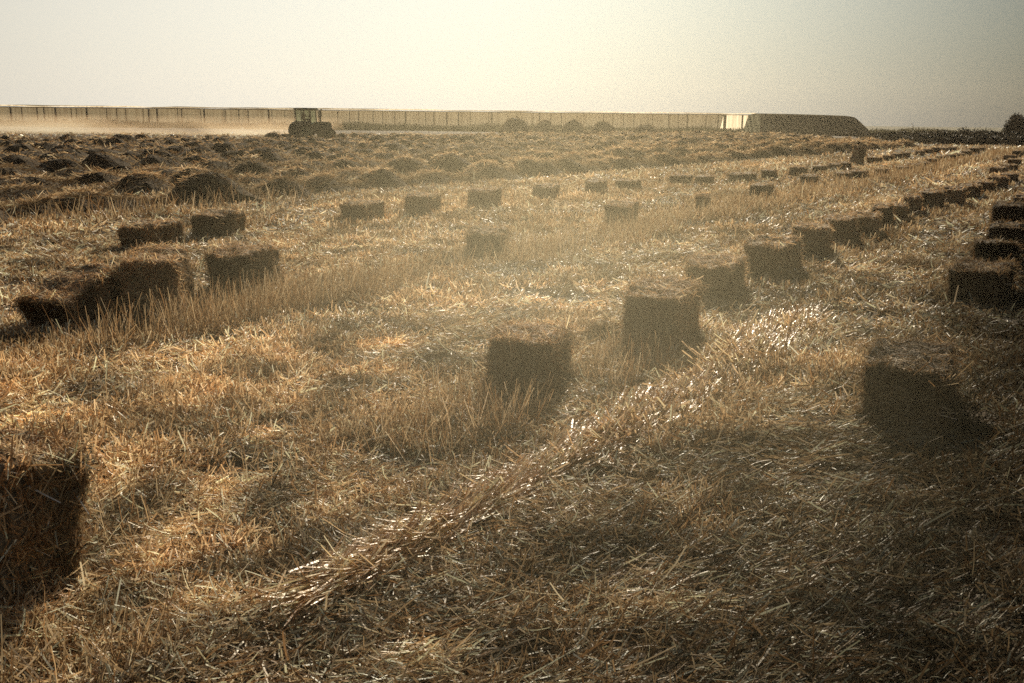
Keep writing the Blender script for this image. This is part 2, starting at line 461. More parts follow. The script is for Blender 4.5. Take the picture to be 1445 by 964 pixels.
# centre x, front base y, apparent width, apparent height (photo pixels), level of detail, group, label, tilt
BALES = [
 (-68, 880, 330, 200, 3, G_C, 'big rough straw bale cut by the left edge at the bottom left', (0, 0)),
 (116, 466, 132, 64, 2, G_B, 'low slumped straw bale at far left leaning against a taller bale', (0, -.2)),
 (229, 450, 88, 104, 2, G_B, 'taller straw bale propped at the right end of the slumped bale', (0, -.05)),
 (348, 420, 102, 66, 2, G_B, 'straw bale behind wispy tall stems, right of the slumped pair', (0, .03)),
 (217, 353, 86, 30, 1, G_A, 'long low straw bale on open stubble, leftmost of its row', (0, 0)),
 (310, 338, 74, 32, 1, G_A, 'straw bale second from the left in the farther row', (0, 0)),
 (513, 315, 62, 26, 1, G_A, 'straw bale with a small dark clump at its left foot, below the heaped straw', (0, 0)),
 (597, 305, 51, 25, 1, G_A, 'squarish straw bale fourth from the left in the farther row', (0, 0)),
 (684, 296, 47, 24, 1, G_A, 'straw bale fifth from the left in the farther row, below the long dark straw heap', (0, 0)),
 (770, 284, 39, 19, 0, G_A, 'straw bale sixth from the left in the farther row', (0, 0)),
 (841, 276, 31, 18, 0, G_A, 'left bale of the close pair in the middle of the farther row', (0, 0)),
 (887, 271, 38, 15, 0, G_A, 'right bale of the close pair in the middle of the farther row', (0, 0)),
 (960, 262, 33, 12, 0, G_A, 'small flat straw bale, ninth from the left in the farther row', (0, 0)),
 (994, 262, 27, 12, 0, G_A, 'small flat straw bale, tenth from the left in the farther row', (0, 0)),
 (1039, 257, 18, 11, 0, G_A, 'left half of two touching bales in the farther row', (0, 0)),
 (1056, 257, 18, 11, 0, G_A, 'right half of two touching bales in the farther row', (0, 0)),
 (1085, 253, 18, 12, 0, G_A, 'small square straw bale standing alone right of the touching two', (0, 0)),
 (1126, 248, 24, 11, 0, G_A, 'small straw bale between the lone square one and the far cluster', (0, 0)),
 (1157, 243, 20, 9, 0, G_A, 'first of three small bales left of the bale standing on end', (0, 0)),
 (1176, 240, 16, 9, 0, G_A, 'middle of three small bales left of the bale standing on end', (0, 0)),
 (1192, 238, 14, 9, 0, G_A, 'last of three small bales left of the bale standing on end', (0, 0)),
 (1234, 231, 20, 8, 0, G_A, 'flat distant bale just right of the bale standing on end', (0, 0)),
 (1253, 228, 13, 7, 0, G_A, None, (0, 0)), (1265, 225, 13, 7, 0, G_A, None, (0, 0)), (1277, 223, 13, 7, 0, G_A, None, (0, 0)),
 (1298, 220, 12, 6, 0, G_A, None, (0, 0)), (1309, 218, 12, 6, 0, G_A, None, (0, 0)), (1320, 216.5, 12, 6, 0, G_A, None, (0, 0)),
 (1332, 215.5, 11, 5, 0, G_A, None, (0, 0)), (1343, 214, 11, 5, 0, G_A, None, (0, 0)),
 # row B
 (688, 364, 52, 36, 1, G_B, 'straw bale half hidden by tall stubble in the middle of the field', (0, 0)),
 (876, 320, 48, 28, 1, G_B, 'straw bale with stems in front, behind the two big middle bales', (0, 0)),
 (992, 298, 15, 20, 1, G_B, 'small dark broken bale lump in the tall stubble strip', (0, 0)),
 (1074, 281, 33, 18, 0, G_B, 'straw bale at the end of the tall stubble strip', (0, 0)),
 (1141, 260, 24, 8, 0, G_B, 'low bale sunk in stubble beyond the end of the tall strip', (0, 0)),
 (1189, 254, 22, 9, 0, G_B, 'left of two low bales end to end below the bale standing on end', (0, 0)),
 (1212, 253, 25, 11, 0, G_B, 'right of two low bales end to end below the bale standing on end', (0, 0)),
 (1244, 249, 17, 10, 0, G_B, 'small square bale right of the two low bales end to end', (0, 0)),
 (1274, 244, 17, 9, 0, G_B, None, (0, 0)), (1289, 241, 16, 9, 0, G_B, None, (0, 0)), (1303, 237, 15, 8, 0, G_B, None, (0, 0)),
 (1316, 233, 15, 8, 0, G_B, None, (0, 0)), (1329, 229, 14, 7, 0, G_B, None, (0, 0)), (1341, 226, 14, 7, 0, G_B, None, (0, 0)),
 (1353, 223, 13, 6, 0, G_B, None, (0, 0)), (1364, 220, 12, 6, 0, G_B, None, (0, 0)), (1375, 217, 12, 6, 0, G_B, None, (0, 0)), (1384, 215, 10, 5, 0, G_B, None, (0, 0)),
 # row C
 (746, 560, 122, 88, 2, G_C, 'big straw bale in the centre with a ragged sagging top', (0, .10)),
 (932, 496, 108, 84, 2, G_C, 'tall square straw bale with stems in front, right of the centre bale', (0, 0)),
 (1008, 424, 82, 56, 2, G_C, 'straw bale just behind the tall square one, its shadow falling right', (0, 0)),
 (1090, 392, 76, 42, 1, G_C, 'long straw bale with an uneven top, third behind the centre bale', (0, -.05)),
 (1142, 366, 48, 36, 1, G_C, 'straw bale touching the right end of the long uneven bale', (0, 0)),
 (1182, 347, 36, 32, 1, G_C, 'left bale of the close pair midway up the right hand row', (0, 0)),
 (1216, 337, 36, 29, 1, G_C, 'right bale of the close pair midway up the right hand row', (0, 0)),
 (1243, 323, 21, 28, 1, G_C, 'narrow dark bale just beyond the close pair', (0, 0)),
 (1267, 314, 18, 22, 0, G_C, 'first of two slim bales seen end on in the right hand row', (0, 0)),
 (1286, 306, 19, 22, 0, G_C, 'second of two slim bales seen end on in the right hand row', (0, 0)),
 (1312, 296, 35, 22, 0, G_C, 'broad bale at the left of the dark far cluster in the right hand row', (0, 0)),
 (1343, 290, 30, 20, 0, G_C, 'broad bale at the right of the dark far cluster in the right hand row', (0, 0)),
 (1366, 281, 28, 17, 0, G_C, None, (0, 0)), (1388, 274, 26, 15, 0, G_C, None, (0, 0)), (1407, 266, 25, 13, 0, G_C, None, (0, 0)),
 (1423, 259, 22, 12, 0, G_C, None, (0, 0)), (1408, 246, 22, 9, 0, G_C, None, (0, 0)), (1424, 242, 20, 9, 0, G_C, None, (0, 0)),
 (1431, 234, 16, 8, 0, G_C, None, (0, 0)), (1425, 227, 16, 7, 0, G_C, None, (0, 0)), (1436, 221, 14, 7, 0, G_C, None, (0, 0)),
 # row D
 (1275, 604, 100, 90, 2, G_D, 'dark straw bale alone in swept straw at the lower right', (.0, .0)),
 (1381, 428, 78, 48, 2, G_D, 'wide dark straw bale at the front of the right edge group', (0, 0)),
 (1403, 378, 52, 26, 1, G_D, 'tilted dark bale slumped behind the wide right edge bale', (0, .22)),
 (1420, 356, 48, 29, 1, G_D, 'dark straw bale between the tilted bale and the square one behind it', (0, 0)),
 (1421, 321, 37, 26, 1, G_D, 'square dark straw bale near the right edge, third from the back', (0, 0)),
 (1445, 300, 26, 20, 0, G_D, 'dark straw bale cut by the right edge, farthest of its row', (0, 0)),
]
SHARE = {G_A: 'tiny distant bale in the flat chain past the bale standing on end',
         G_B: 'tiny distant bale in the dark curving chain behind the stubble strip',
         G_C: 'small distant bale in the dark chain climbing to the right edge'}
def bale_from(i, cx, by, w, h, near, group, label, tilt):
    wide = w > 300
    X, Y = at(cx, by)
    d = math.hypot(X, Y)
    slant = math.sqrt(d * d + CAMH * CAMH)
    ppm = FPX / (d * math.cos(PITCH) + CAMH * math.sin(PITCH))
    W0, L0 = .46, .85
    aw = w / ppm; H = h / ppm * (.95 if near > 1 else 1.12)
    H = min(.56, max(.28, H))
    if aw < W0: a, W0 = math.radians(4), aw
    else:
        a = math.radians(4); best = 9
        for k in range(0, 60):
            t = math.radians(k); e = abs(L0 * math.sin(t) + W0 * math.cos(t) - aw)
            if e < best: best, a = e, t
        if best > .03: L0 = L0 * aw / (L0 * math.sin(a) + W0 * math.cos(a)); a = math.radians(59)
    if wide: a, L0 = math.radians(83), .88
    view = math.atan2(X, Y)
    head = view + a                                # heading of the long axis, clockwise from +Y
    depth = L0 * math.cos(a) + W0 * math.sin(a)
    k = 1 + depth * .42 / d
    return place_bale(X * k, Y * k, math.pi / 2 - head, L0, W0, H, i + 1, label or SHARE[group], group, tilt, near)
for i, b in enumerate(BALES):
    bale_from(i, b[0], b[1], b[2], b[3], b[4], b[5], b[6], b[7])
# the bale that stands on end
X, Y = at(1216, 232.5)
o = place_bale(X, Y, math.radians(10), .85, .5, .42, 3, 'straw bale standing on end and leaning, taller than its far neighbours', G_A, (0, -math.radians(78)), 0, .38)
# a broken clump between the two big bales and another at the foot of a row A bale
def clump(px, py, r, h, seed, label):
    X, Y = at(px, py)
    n = 2600
    a = rng.uniform(0, 2 * math.pi, n); q = np.sqrt(rng.random(n)) * r
    x, y = X + q * np.cos(a), Y + q * np.sin(a)
    z = ground_h(x, y) + h * (1 - (q / r) ** 2) * rng.uniform(.2, 1, n)
    an = rng.uniform(0, 2 * math.pi, n); pt = rng.normal(0, .4, n)
    D = np.stack([np.cos(an) * np.cos(pt), np.sin(an) * np.cos(pt), np.sin(pt)], 1)
    V, F, K = ribbons(np.stack([x, y, z], 1), D, rng.uniform(.05, .16, n), rng.uniform(.004, .010, n), rng.normal(0, .15, n), straw_cols(n, mul=.5), 2)
    tag(link('straw_clump', np_mesh('straw_clump', V - np.array([X, Y, 0], np.float32), F, K), M_BALESTRAW), label, 'straw clump').location = (X, Y, 0)
clump(858, 482, .17, .13, 1, 'small dark straw clump between the centre bale and the tall square bale')
clump(478, 318, .28, .12, 2, 'flat dark straw clump at the left foot of a farther row bale')
clump(1290, 378, .45, .10, 3, 'flat dark straw clump in the gap right of the touching bales')

# ------------------------------------------------------------------ windrows of cut straw
def windrow(k, v0):
    r = np.random.default_rng(300 + k)
    u0 = v0 * .22 if k < 14 else v0 * .3
    u1 = min((35 + .8 * k + .853 * v0) / .521, (168 - .521 * v0) / .853)
    du = .16 if k < 3 else (.22 if k < 7 else .35)
    us = np.arange(u0, u1, du); m = 15
    vs = np.linspace(-1.35, 1.35, m)
    Ug, Vg = np.meshgrid(us, vs, indexing='ij')
    lump = vnoise(us / 1.8, us * 0 + k * 7.3, 60 + k); lump2 = vnoise(us / .7, us * 0 + k * 3.1, 90 + k); lump3 = vnoise(us / 9, us * 0 + k * 3.1, 95 + k)
    # the rake leaves the straw in separate heaps along the row
    hh = .10 + .08 * lump2
    c0 = u0 - 1.0
    while c0 < u1 + 1:
        c0 += r.uniform(1.5, 3.1)
        hh = np.maximum(hh, .10 + r.uniform(.12, .52) * np.exp(-(np.abs(us - c0) / r.uniform(.45, .85)) ** 2.6))
    hh = (hh + .07 * (lump2 - .5)) * (.75 + .4 * lump3)
    hh = np.maximum(hh, .05)
    wid = .42 + .75 * np.clip(hh, 0, .6) + .15 * lump2
    off = .9 * (vnoise(us / 3.1, us * 0 + k, 70) - .5)
    prof = np.exp(-(np.abs(Vg - off[:, None]) / wid[:, None]) ** 2.4)
    Z = hh[:, None] * prof
    Z += .16 * (vnoise(Ug / .35, Vg / .3 + k * 11, 80) - .5) * np.clip(prof * 1.5, 0, 1)
    Vw = v0 + Vg
    X, Y = Ug * DU[0] - Vw * DU[1], Ug * DU[1] + Vw * DU[0]
    G = ground_h(X, Y)
    Zt = G + Z - .04 * (1 - prof)
    n1 = len(us)
    Vt = np.stack([X, Y, Zt], -1).reshape(-1, 3)
    i = np.arange(m - 1)[None, :] + m * np.arange(n1 - 1)[:, None]
    F = np.stack([i, i + m, i + m + 1, i + 1], -1).reshape(-1, 4)
    K = np.full((len(Vt), 3), .12)
    # straws over the heap
    n = [66000, 46000, 32000, 22000, 15000, 11000][k] if k < 6 else 7500
    t = r.random(n) ** 1.8
    uu = u0 + t * (u1 - u0) * .98
    ia = np.clip(((uu - u0) / du).astype(int), 0, n1 - 1)
    vv = off[ia] + r.normal(.05, .62, n) * wid[ia]
    vv = np.where(r.random(n) < .12, off[ia] + r.normal(0, .55, n), vv)
    kp = (vv - off[ia] > -.10) | (r.random(n) < .7); uu, ia, vv = uu[kp], ia[kp], vv[kp]; n = len(uu)
    jb = np.clip(np.round((vv + 1.35) / 2.7 * (m - 1)).astype(int), 0, m - 1)
    zz = Zt[ia, jb]
    Vq = v0 + vv
    P = np.stack([uu * DU[0] - Vq * DU[1], uu * DU[1] + Vq * DU[0], zz + r.uniform(-.02, .04, n)], 1)
    an = r.uniform(0, 2 * math.pi, n); pt = np.abs(r.normal(.12, .30, n))
    D = np.stack([np.cos(an) * np.cos(pt), np.sin(an) * np.cos(pt), np.sin(pt)], 1)
    dist = np.hypot(P[:, 0], P[:, 1])
    wd = np.maximum(.006, dist * .00055)
    c = straw_cols(n, w=(3, 3, 3, 2, 2, 3, 1), mul=.9) * np.where(vv < -.12, .42, 1.1)[:, None] * np.clip(.45 + 2.2 * (zz - ground_h(P[:, 0], P[:, 1])), .3, 1.3)[:, None]  # near-side and low straws darkened, heap shade put into their colour
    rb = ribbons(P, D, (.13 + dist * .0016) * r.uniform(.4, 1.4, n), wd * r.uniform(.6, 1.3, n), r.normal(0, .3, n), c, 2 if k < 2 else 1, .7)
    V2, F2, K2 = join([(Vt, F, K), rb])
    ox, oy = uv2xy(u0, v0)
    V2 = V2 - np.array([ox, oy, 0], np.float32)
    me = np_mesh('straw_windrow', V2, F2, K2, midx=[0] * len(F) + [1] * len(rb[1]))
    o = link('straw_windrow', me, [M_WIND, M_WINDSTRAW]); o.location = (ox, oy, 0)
    lab = {0: 'nearest lumpy windrow of cut straw, right behind the farther bale row',
           1: 'second lumpy windrow of cut straw, just behind the nearest one',
           2: 'third lumpy windrow of cut straw behind the farther bale row'}.get(k, 'distant lumpy windrow of cut straw, one of many parallel lines before the tractor')
    tag(o, lab, 'windrow', 'windrows of cut straw across the far field')
NW = 16
for k in range(NW):
    windrow(k, 16.9 + 3.05 * k)

# straw heaps far off in front of the curtained greenhouse
M_HEAP = fibre_mat('weathered_heap', (.06, .055, .03), (.17, .14, .075), scale=(3, 3, 3))
def heap(px, w, h, Y, label):
    X = (px - 722.5) / FPX * Y * math.cos(PITCH) * 1.0
    n, m = 30, 12
    a = np.linspace(0, 2 * math.pi, n, endpoint=False); q = np.linspace(0, 1, m)
    A, Q = np.meshgrid(a, q)
    R = w / 2 * Q * (1 + .14 * (vnoise(A * 2, Q * 3, px) - .5))
    Z = h * np.cos(Q * math.pi / 2) ** .8 * (1 + .22 * (vnoise(np.cos(A) * Q * 4 + px, np.sin(A) * Q * 4, 3) - .5)) - .05
    V = np.stack([R * np.cos(A), R * np.sin(A) * .8, Z], -1).reshape(-1, 3)
    F = []
    for j in range(m - 1):
        for i in range(n):
            F.append((j * n + i, j * n + (i + 1) % n, (j + 1) * n + (i + 1) % n, (j + 1) * n + i))
    # twiggy surface
    k = 900; aa = rng.uniform(0, 6.28, k); qq = np.sqrt(rng.random(k))
    zz = h * np.cos(qq * math.pi / 2) ** .8
    P = np.stack([w / 2 * qq * np.cos(aa), w / 2 * qq * np.sin(aa) * .8, zz - .05], 1)
    D = rng.normal(size=(k, 3)); D[:, 2] = np.abs(D[:, 2]) + .3; D /= np.linalg.norm(D, axis=1, keepdims=True)
    rb = ribbons(P, D, rng.uniform(.1, .35, k), rng.uniform(.03, .07, k), np.zeros(k), straw_cols(k, mul=.4), 1)
    V2, F2, K2 = join([(V, np.array(F), np.full((len(V), 3), .1)), rb])
    o = link('straw_heap', np_mesh('straw_heap', V2, F2, K2, midx=[0] * len(F) + [1] * len(rb[1])), [M_HEAP, M_WINDSTRAW])
    o.location = (X, Y, float(ground_h(X, Y)))
    tag(o, label, 'heap', 'domed heaps before the greenhouse')
heap(724, 5.2, 2.45, 150, 'tallest and leftmost domed heap in front of the pale greenhouse curtain')
heap(765, 4.2, 2.05, 165, 'low domed heap directly right of the tallest one')
heap(806, 4.2, 2.15, 150, 'third domed heap from the left before the greenhouse')
heap(848, 4.2, 2.0, 150, 'fourth domed heap from the left before the greenhouse')
heap(908, 5.2, 1.6, 155, 'flattest and rightmost domed heap before the greenhouse')

# ------------------------------------------------------------------ far greenhouse
def curtain_mat():
    m, nt, out = mat('shade_cloth'); N, L = nt.nodes, nt.links
    tc = N.new('ShaderNodeTexCoord'); mp = N.new('ShaderNodeMapping'); mp.inputs['Scale'].default_value = (1.3, .9, .04)
    L.new(tc.outputs['Object'], mp.inputs['Vector'])
    nz = N.new('ShaderNodeTexNoise'); nz.inputs['Scale'].default_value = 1.6; nz.inputs['Detail'].default_value = 5
    L.new(mp.outputs[0], nz.inputs['Vector'])
    cr = N.new('ShaderNodeValToRGB'); cr.color_ramp.elements[0].position = .32; cr.color_ramp.elements[1].position = .6
    cr.color_ramp.elements[0].color = (.60, .49, .36, 1); cr.color_ramp.elements[1].color = (.95, .85, .68, 1)
    L.new(nz.outputs['Fac'], cr.inputs['Fac'])
    d = N.new('ShaderNodeBsdfDiffuse'); t = N.new('ShaderNodeBsdfTranslucent'); mx = N.new('ShaderNodeMixShader'); mx.inputs[0].default_value = .85
    L.new(cr.outputs['Color'], d.inputs['Color']); L.new(cr.outputs['Color'], t.inputs['Color'])
    L.new(d.outputs[0], mx.inputs[1]); L.new(t.outputs[0], mx.inputs[2]); L.new(mx.outputs[0], out.inputs['Surface'])
    return m
M_CURT = curtain_mat()
M_POST = simple('weathered_post', (.07, .055, .04), .8)
M_RIM = simple('roof_sheet', (.55, .42, .30), .6)
M_FASCIA = simple('pale_fascia', (.85, .75, .58), .6); M_ROOF = curtain_mat(); M_ROOF.name = 'roof_cloth'
def bx(parts, x0, x1, y0, y1, z0, z1):
    v = np.array([[x, y, z] for z in (z0, z1) for y in (y0, y1) for x in (x0, x1)], float)
    f = np.array([[0, 2, 3, 1], [4, 5, 7, 6], [0, 1, 5, 4], [2, 6, 7, 3], [0, 4, 6, 2], [1, 3, 7, 5]])
    parts.append((v, f, np.full((8, 3), .5)))
def build(name, parts, m, parent=None):
    V, F, K = join(parts); return link(name, np_mesh(name, V, F), m, parent)

def greenhouse(x0, x1, Y, H, depth, label):
    root = empty('greenhouse', ((x0 + x1) / 2, Y, 0)); w = (x1 - x0) / 2
    tag(root, label, 'greenhouse')
    # pleated translucent front curtain, 0.35 m pleats
    us = np.arange(-w, w, .45); n = len(us)
    yy = .10 * rng.normal(size=n)
    sag = np.abs(np.sin(us / 5.5)) * -.12
    V = []; rows = [0, .5, 1]
    for j, q in enumerate(rows):
        V.append(np.stack([us, yy * (1 - .3 * q), np.where(q == 1, H - .25 + sag, q * (H - .3)) + .02], 1))
    V = np.concatenate(V); i = np.arange(n - 1)
    F = np.concatenate([np.stack([i + j * n, i + 1 + j * n, i + 1 + (j + 1) * n, i + (j + 1) * n], 1) for j in range(2)])
    link('curtain', np_mesh('curtain', V, F), M_CURT, root)
    # back curtain and roof sheet
    V2 = V.copy(); V2[:, 1] += depth
    ur = np.append(np.arange(-w, w - 8.7, 3.0), w - 8.7); nr = len(ur); P = []
    for j in range(6):
        P.append(np.stack([ur, np.full(nr, -.35 + j * (depth + .6) / 5), H - .02 + .22 * (vnoise(ur / 9, ur * 0 + j * .7, 5) - .35) * 2.2
                           - .10 * (j in (0,))], 1))
    P = np.concatenate(P); i = np.arange(nr - 1)
    F = np.concatenate([np.stack([i + j * nr, i + 1 + j * nr, i + 1 + (j + 1) * nr, i + (j + 1) * nr], 1) for j in range(5)])
    pr = []; 
    uf = np.arange(-w, w, 1.5); tp = H + .02 + .30 * (vnoise(uf / 7, uf * 0, 8) - .4)
    Vf = np.concatenate([np.stack([uf, uf * 0 - .45, tp - .2], 1), np.stack([uf, uf * 0 - .45, tp], 1)]); nf = len(uf); fi_ = np.arange(nf - 1)
    link('fascia', np_mesh('fascia', Vf, np.stack([fi_, fi_ + 1, fi_ + 1 + nf, fi_ + nf], 1)), M_ROOF, root)
    link('roof', np_mesh('roof', P, F), M_ROOF, root)
    for xa in (w - 8.6, w - .35):                      # the dark doorway posts of the end bay
        pr = []; bx(pr, xa - .32, xa + .32, -.65, -.32, 0, H - .2); build('post', pr, M_POST, root)
    pr = []; bx(pr, -w, w, -.28, -.16, H - .42, H - .26); build('rail', pr, M_POST, root)
    k = min(96, int((2 * w) / 2.7))
    for j in range(k + 1):
        x = -w + 2 * w * j / k + random.uniform(-1.25, 1.25) * (0 < j < k)
        t = random.choice((.07, .07, .10, .16))
        pr = []; bx(pr, x - t, x + t, -.27, -.27 + 2 * t, 0, H - .43); build('post', pr, M_POST, root)
    return root
X0 = (0 - 722.5) / FPX * 240 - 60
X1 = (1062 - 722.5) / FPX * 240
greenhouse(X0, X1, 240, 4.25, 9.5, 'long pale greenhouse with translucent pleated side curtains and dark posts')

# dark netted tunnel at its right end
def net_mat():
    m, nt, out = mat('dark_net'); N, L = nt.nodes, nt.links
    tc = N.new('ShaderNodeTexCoord'); mp = N.new('ShaderNodeMapping'); mp.inputs['Scale'].default_value = (.8, .8, .8); mp.inputs['Rotation'].default_value = (0, .6, 0)
    L.new(tc.outputs['Object'], mp.inputs['Vector'])
    wv = N.new('ShaderNodeTexWave'); wv.inputs['Scale'].default_value = .55; wv.inputs['Distortion'].default_value = 5; wv.inputs['Detail'].default_value = 3
    L.new(mp.outputs[0], wv.inputs['Vector'])
    cr = N.new('ShaderNodeValToRGB'); cr.color_ramp.elements[0].color = (.07, .075, .055, 1); cr.color_ramp.elements[1].color = (.20, .20, .145, 1)
    L.new(wv.outputs['Fac'], cr.inputs['Fac'])
    d = N.new('ShaderNodeBsdfDiffuse'); L.new(cr.outputs['Color'], d.inputs['Color'])
    t = N.new('ShaderNodeBsdfTranslucent'); L.new(cr.outputs['Color'], t.inputs['Color'])
    mx = N.new('ShaderNodeMixShader'); mx.inputs[0].default_value = .4
    L.new(d.outputs[0], mx.inputs[1]); L.new(t.outputs[0], mx.inputs[2]); L.new(mx.outputs[0], out.inputs['Surface'])
    return m
M_PALE = simple('pale_sheet', (.7, .6, .45))
def net_tunnel():
    Y = 178.0; sc = Y / FPX
    xl, xr, xe = (1063 - 722.5) * sc, (1192 - 722.5) * sc, (1222 - 722.5) * sc
    root = empty('net_tunnel', ((xl + xe) / 2, Y, 0)); ox = (xl + xe) / 2
    tag(root, 'dark netted tunnel with a sloping right end beside the pale greenhouse', 'net tunnel')
    H = 3.45; D = 14
    def prof(x):
        if x < xr: return H - .25 * ((x - xl) / (xr - xl)) ** 2
        return max(.3, (H - .25) * (1 - ((x - xr) / (xe - xr)) ** 1.15))
    us = np.linspace(xl, xe, 70); n = len(us); rows = 6; V = []
    for j in range(rows):
        q = j / (rows - 1)
        hs = np.array([prof(u) for u in us])
        V.append(np.stack([us - ox, .9 * q ** 2 + .12 * rng.normal(size=n) * (0 < q < 1), q * hs], 1))
    for j in range(3):
        hs = np.array([prof(u) for u in us])
        V.append(np.stack([us - ox, np.full(n, .9 + (j + 1) * D / 3), hs + (.25 if j == 0 else 0) - (hs if j == 2 else 0)], 1))
    V = np.concatenate(V); i = np.arange(n - 1); R = rows + 3
    F = np.concatenate([np.stack([i + j * n, i + 1 + j * n, i + 1 + (j + 1) * n, i + (j + 1) * n], 1) for j in range(R - 1)])
    link('net', np_mesh('net', V, F, smooth=False), net_mat(), root)
    # end posts and a pale rope along the crown
    pr = []; bx(pr, xl - ox - .25, xl - ox - .02, -.3, -.05, 0, H + .1); build('post', pr, M_POST, root)
    pts = []
    for a, b in zip(us[:-1:2], us[2::2]):
        if b > xr: break
        z = prof(a); bx(pts, a - ox, b - ox - .01, .80, .86, z + .02, z + .09)
    build('rope', pts, M_RIM, root)
    # small openings showing the light side
    pr = []
    for px, py, s in ((1068, 181, .5), (1078, 179, .55)):
        pr = []
        x = (px - 722.5) * sc - ox; z = (176.5 - py) * sc + 1.75
        pr.append((np.array([[x - s * .6, -.06, z + s * .5], [x + s * .5, -.06, z + s * .45], [x + s * .5, -.06, z - s * .5], [x + s * .1, -.06, z]]), np.array([[0, 1, 2, 3]]), np.zeros((4, 3))))
        build('patch', pr, M_PALE, root)
net_tunnel()

# ------------------------------------------------------------------ leafy things
def leaf_mat(name, c, trans=.3):
    m, nt, out = mat(name); N, L = nt.nodes, nt.links
    a = N.new('ShaderNodeAttribute'); a.attribute_name = 'Col'
    d = N.new('ShaderNodeBsdfPrincipled'); d.inputs['Roughness'].default_value = .6
    t = N.new('ShaderNodeBsdfTranslucent'); mx = N.new('ShaderNodeMixShader'); mx.inputs[0].default_value = trans
    L.new(a.outputs['Color'], d.inputs['Base Color']); L.new(a.outputs['Color'], t.inputs['Color'])
    L.new(d.outputs[0], mx.inputs[1]); L.new(t.outputs[0], mx.inputs[2]); L.new(mx.outputs[0], out.inputs['Surface'])
    return m
M_LEAF = leaf_mat('dark_foliage', None)
M_TRUNK = simple('bark', (.05, .04, .03), .9, bump=.4)
def foliage(blobs, n, leaf, seed, base=(.005, .006, .003), spike=0):
    r = np.random.default_rng(seed)
    b = np.array(blobs, float)
    wgt = b[:, 3] * b[:, 4] * b[:, 5]; wgt /= wgt.sum()
    k = r.choice(len(b), n, p=wgt)
    D = r.normal(size=(n, 3)); D /= np.linalg.norm(D, axis=1, keepdims=True)
    q = r.random(n) ** .45 * (1 + .18 * r.normal(size=n))
    P = b[k, :3] + D * b[k, 3:6] * q[:, None]
    P = P[P[:, 2] > .02]; n = len(P)
    U = r.normal(size=(n, 3)); 
    if spike: U = D[:n] + .35 * U; 
    U /= np.linalg.norm(U, axis=1, keepdims=True)
    c = np.array(base) * r.uniform(.5, 1.7, (n, 1))
    return ribbons(P, U, leaf * r.uniform(.6, 1.5, n), leaf * .55 * r.uniform(.5, 1.2, n), r.normal(0, .2, n), c, 1, .35)
def tube(parts, a, b, r0, r1, n=7):
    a, b = np.array(a, float), np.array(b, float); d = b - a; d /= np.linalg.norm(d)
    s = np.cross(d, [.3, .9, .2]); s /= np.linalg.norm(s); t = np.cross(d, s)
    an = np.arange(n) * 2 * math.pi / n
    ring = lambda c, r: c + r * (np.cos(an)[:, None] * s + np.sin(an)[:, None] * t)
    V = np.concatenate([ring(a, r0), ring(b, r1)])
    i = np.arange(n); F = np.stack([i, (i + 1) % n, (i + 1) % n + n, i + n], 1)
    parts.append((V, F, np.zeros((2 * n, 3))))
def plant(name, px, Y, blobs, n, leaf, seed, label, cat, group, trunk, spike=0, base=(.005, .006, .003)):
    X = (px - 722.5) / FPX * Y * .985
    root = empty(name, (X, Y, float(ground_h(X, Y)) - .03)); tag(root, label, cat, group)
    V, F, K = foliage(blobs, n, leaf, seed, base, spike)
    link('crown', np_mesh('crown', V, F, K), M_LEAF, root)
    pr = []
    top = trunk[0]
    tube(pr, (0, 0, 0), (0, 0, top * .55), trunk[1], trunk[1] * .7)
    r = random.Random(seed)
    for j in range(6):
        b = blobs[j % len(blobs)]
        tube(pr, (0, 0, top * r.uniform(.35, .55)), (b[0] * .8, b[1] * .8, b[2] + b[5] * .3), trunk[1] * .5, trunk[1] * .15, 5)
    build('trunk', pr, M_TRUNK, root)
HG = 'dark shrubs forming the hedge on the right horizon'
# (photo x, distance, height, half width)
for i, (px, Y, h, w) in enumerate([(1196, 168, .8, 2.4), (1222, 150, .9, 2.2), (1250, 138, 1.15, 2.1), (1279, 126, 1.35, 1.7), (1262, 120, .9, 2.0), (1298, 122, 1.3, 1.8), (1317, 118, 1.55, 1.7),
                                (1335, 114, 1.5, 1.6), (1352, 112, 1.6, 1.5), (1364, 110, 1.8, 1.4), (1381, 108, 1.7, 1.4), (1396, 106, 1.6, 1.3), (1409, 106, 1.5, 1.2), (1376, 101, 1.1, 1.9), (1343, 103, 1.1, 1.9), (1408, 100, 1.15, 1.9), (1312, 106, .95, 2.0), (1284, 112, .8, 2.0), (1436, 99, 1.2, 1.9)]):
    rr = random.Random(i)
    blobs = [(rr.uniform(-w, w) * .8, rr.uniform(-.7, .7), h * rr.uniform(.3, .5), w * rr.uniform(.35, .6), .8, h * rr.uniform(.32, .5)) for _ in range(7)]
    lab = {3: 'hedge shrub with one pointed tuft poking above its neighbours', 9: 'tallest rounded shrub in the middle of the dark hedge',
           0: 'low shrub at the foot of the dark netted tunnel'}.get(i, 'dark low shrub merging into the hedge on the right horizon')
    if i == 3: blobs += [(0, 0, 1.55, .18, .18, .45)]
    plant('hedge_shrub', px, Y, blobs, 3800, .2, 500 + i, lab, 'shrub', HG, (h, .06))
plant('pine_tree', 1424, 108, [(0, 0, 2.2, .9, .9, .75), (-.6, 0, 1.6, .7, .7, .6), (.5, 0, 1.6, .9, .8, .8), (0, 0, 1.0, 1.3, .9, .8), (-.35, 0, 2.75, .35, .35, .45), (.25, .1, 2.8, .4, .35, .5), (.7, 0, 2.35, .5, .4, .4)],
      6500, .17, 700, 'bushy dark tree with a spiky crown rising above the hedge', 'tree', None, (2.6, .13), 1)
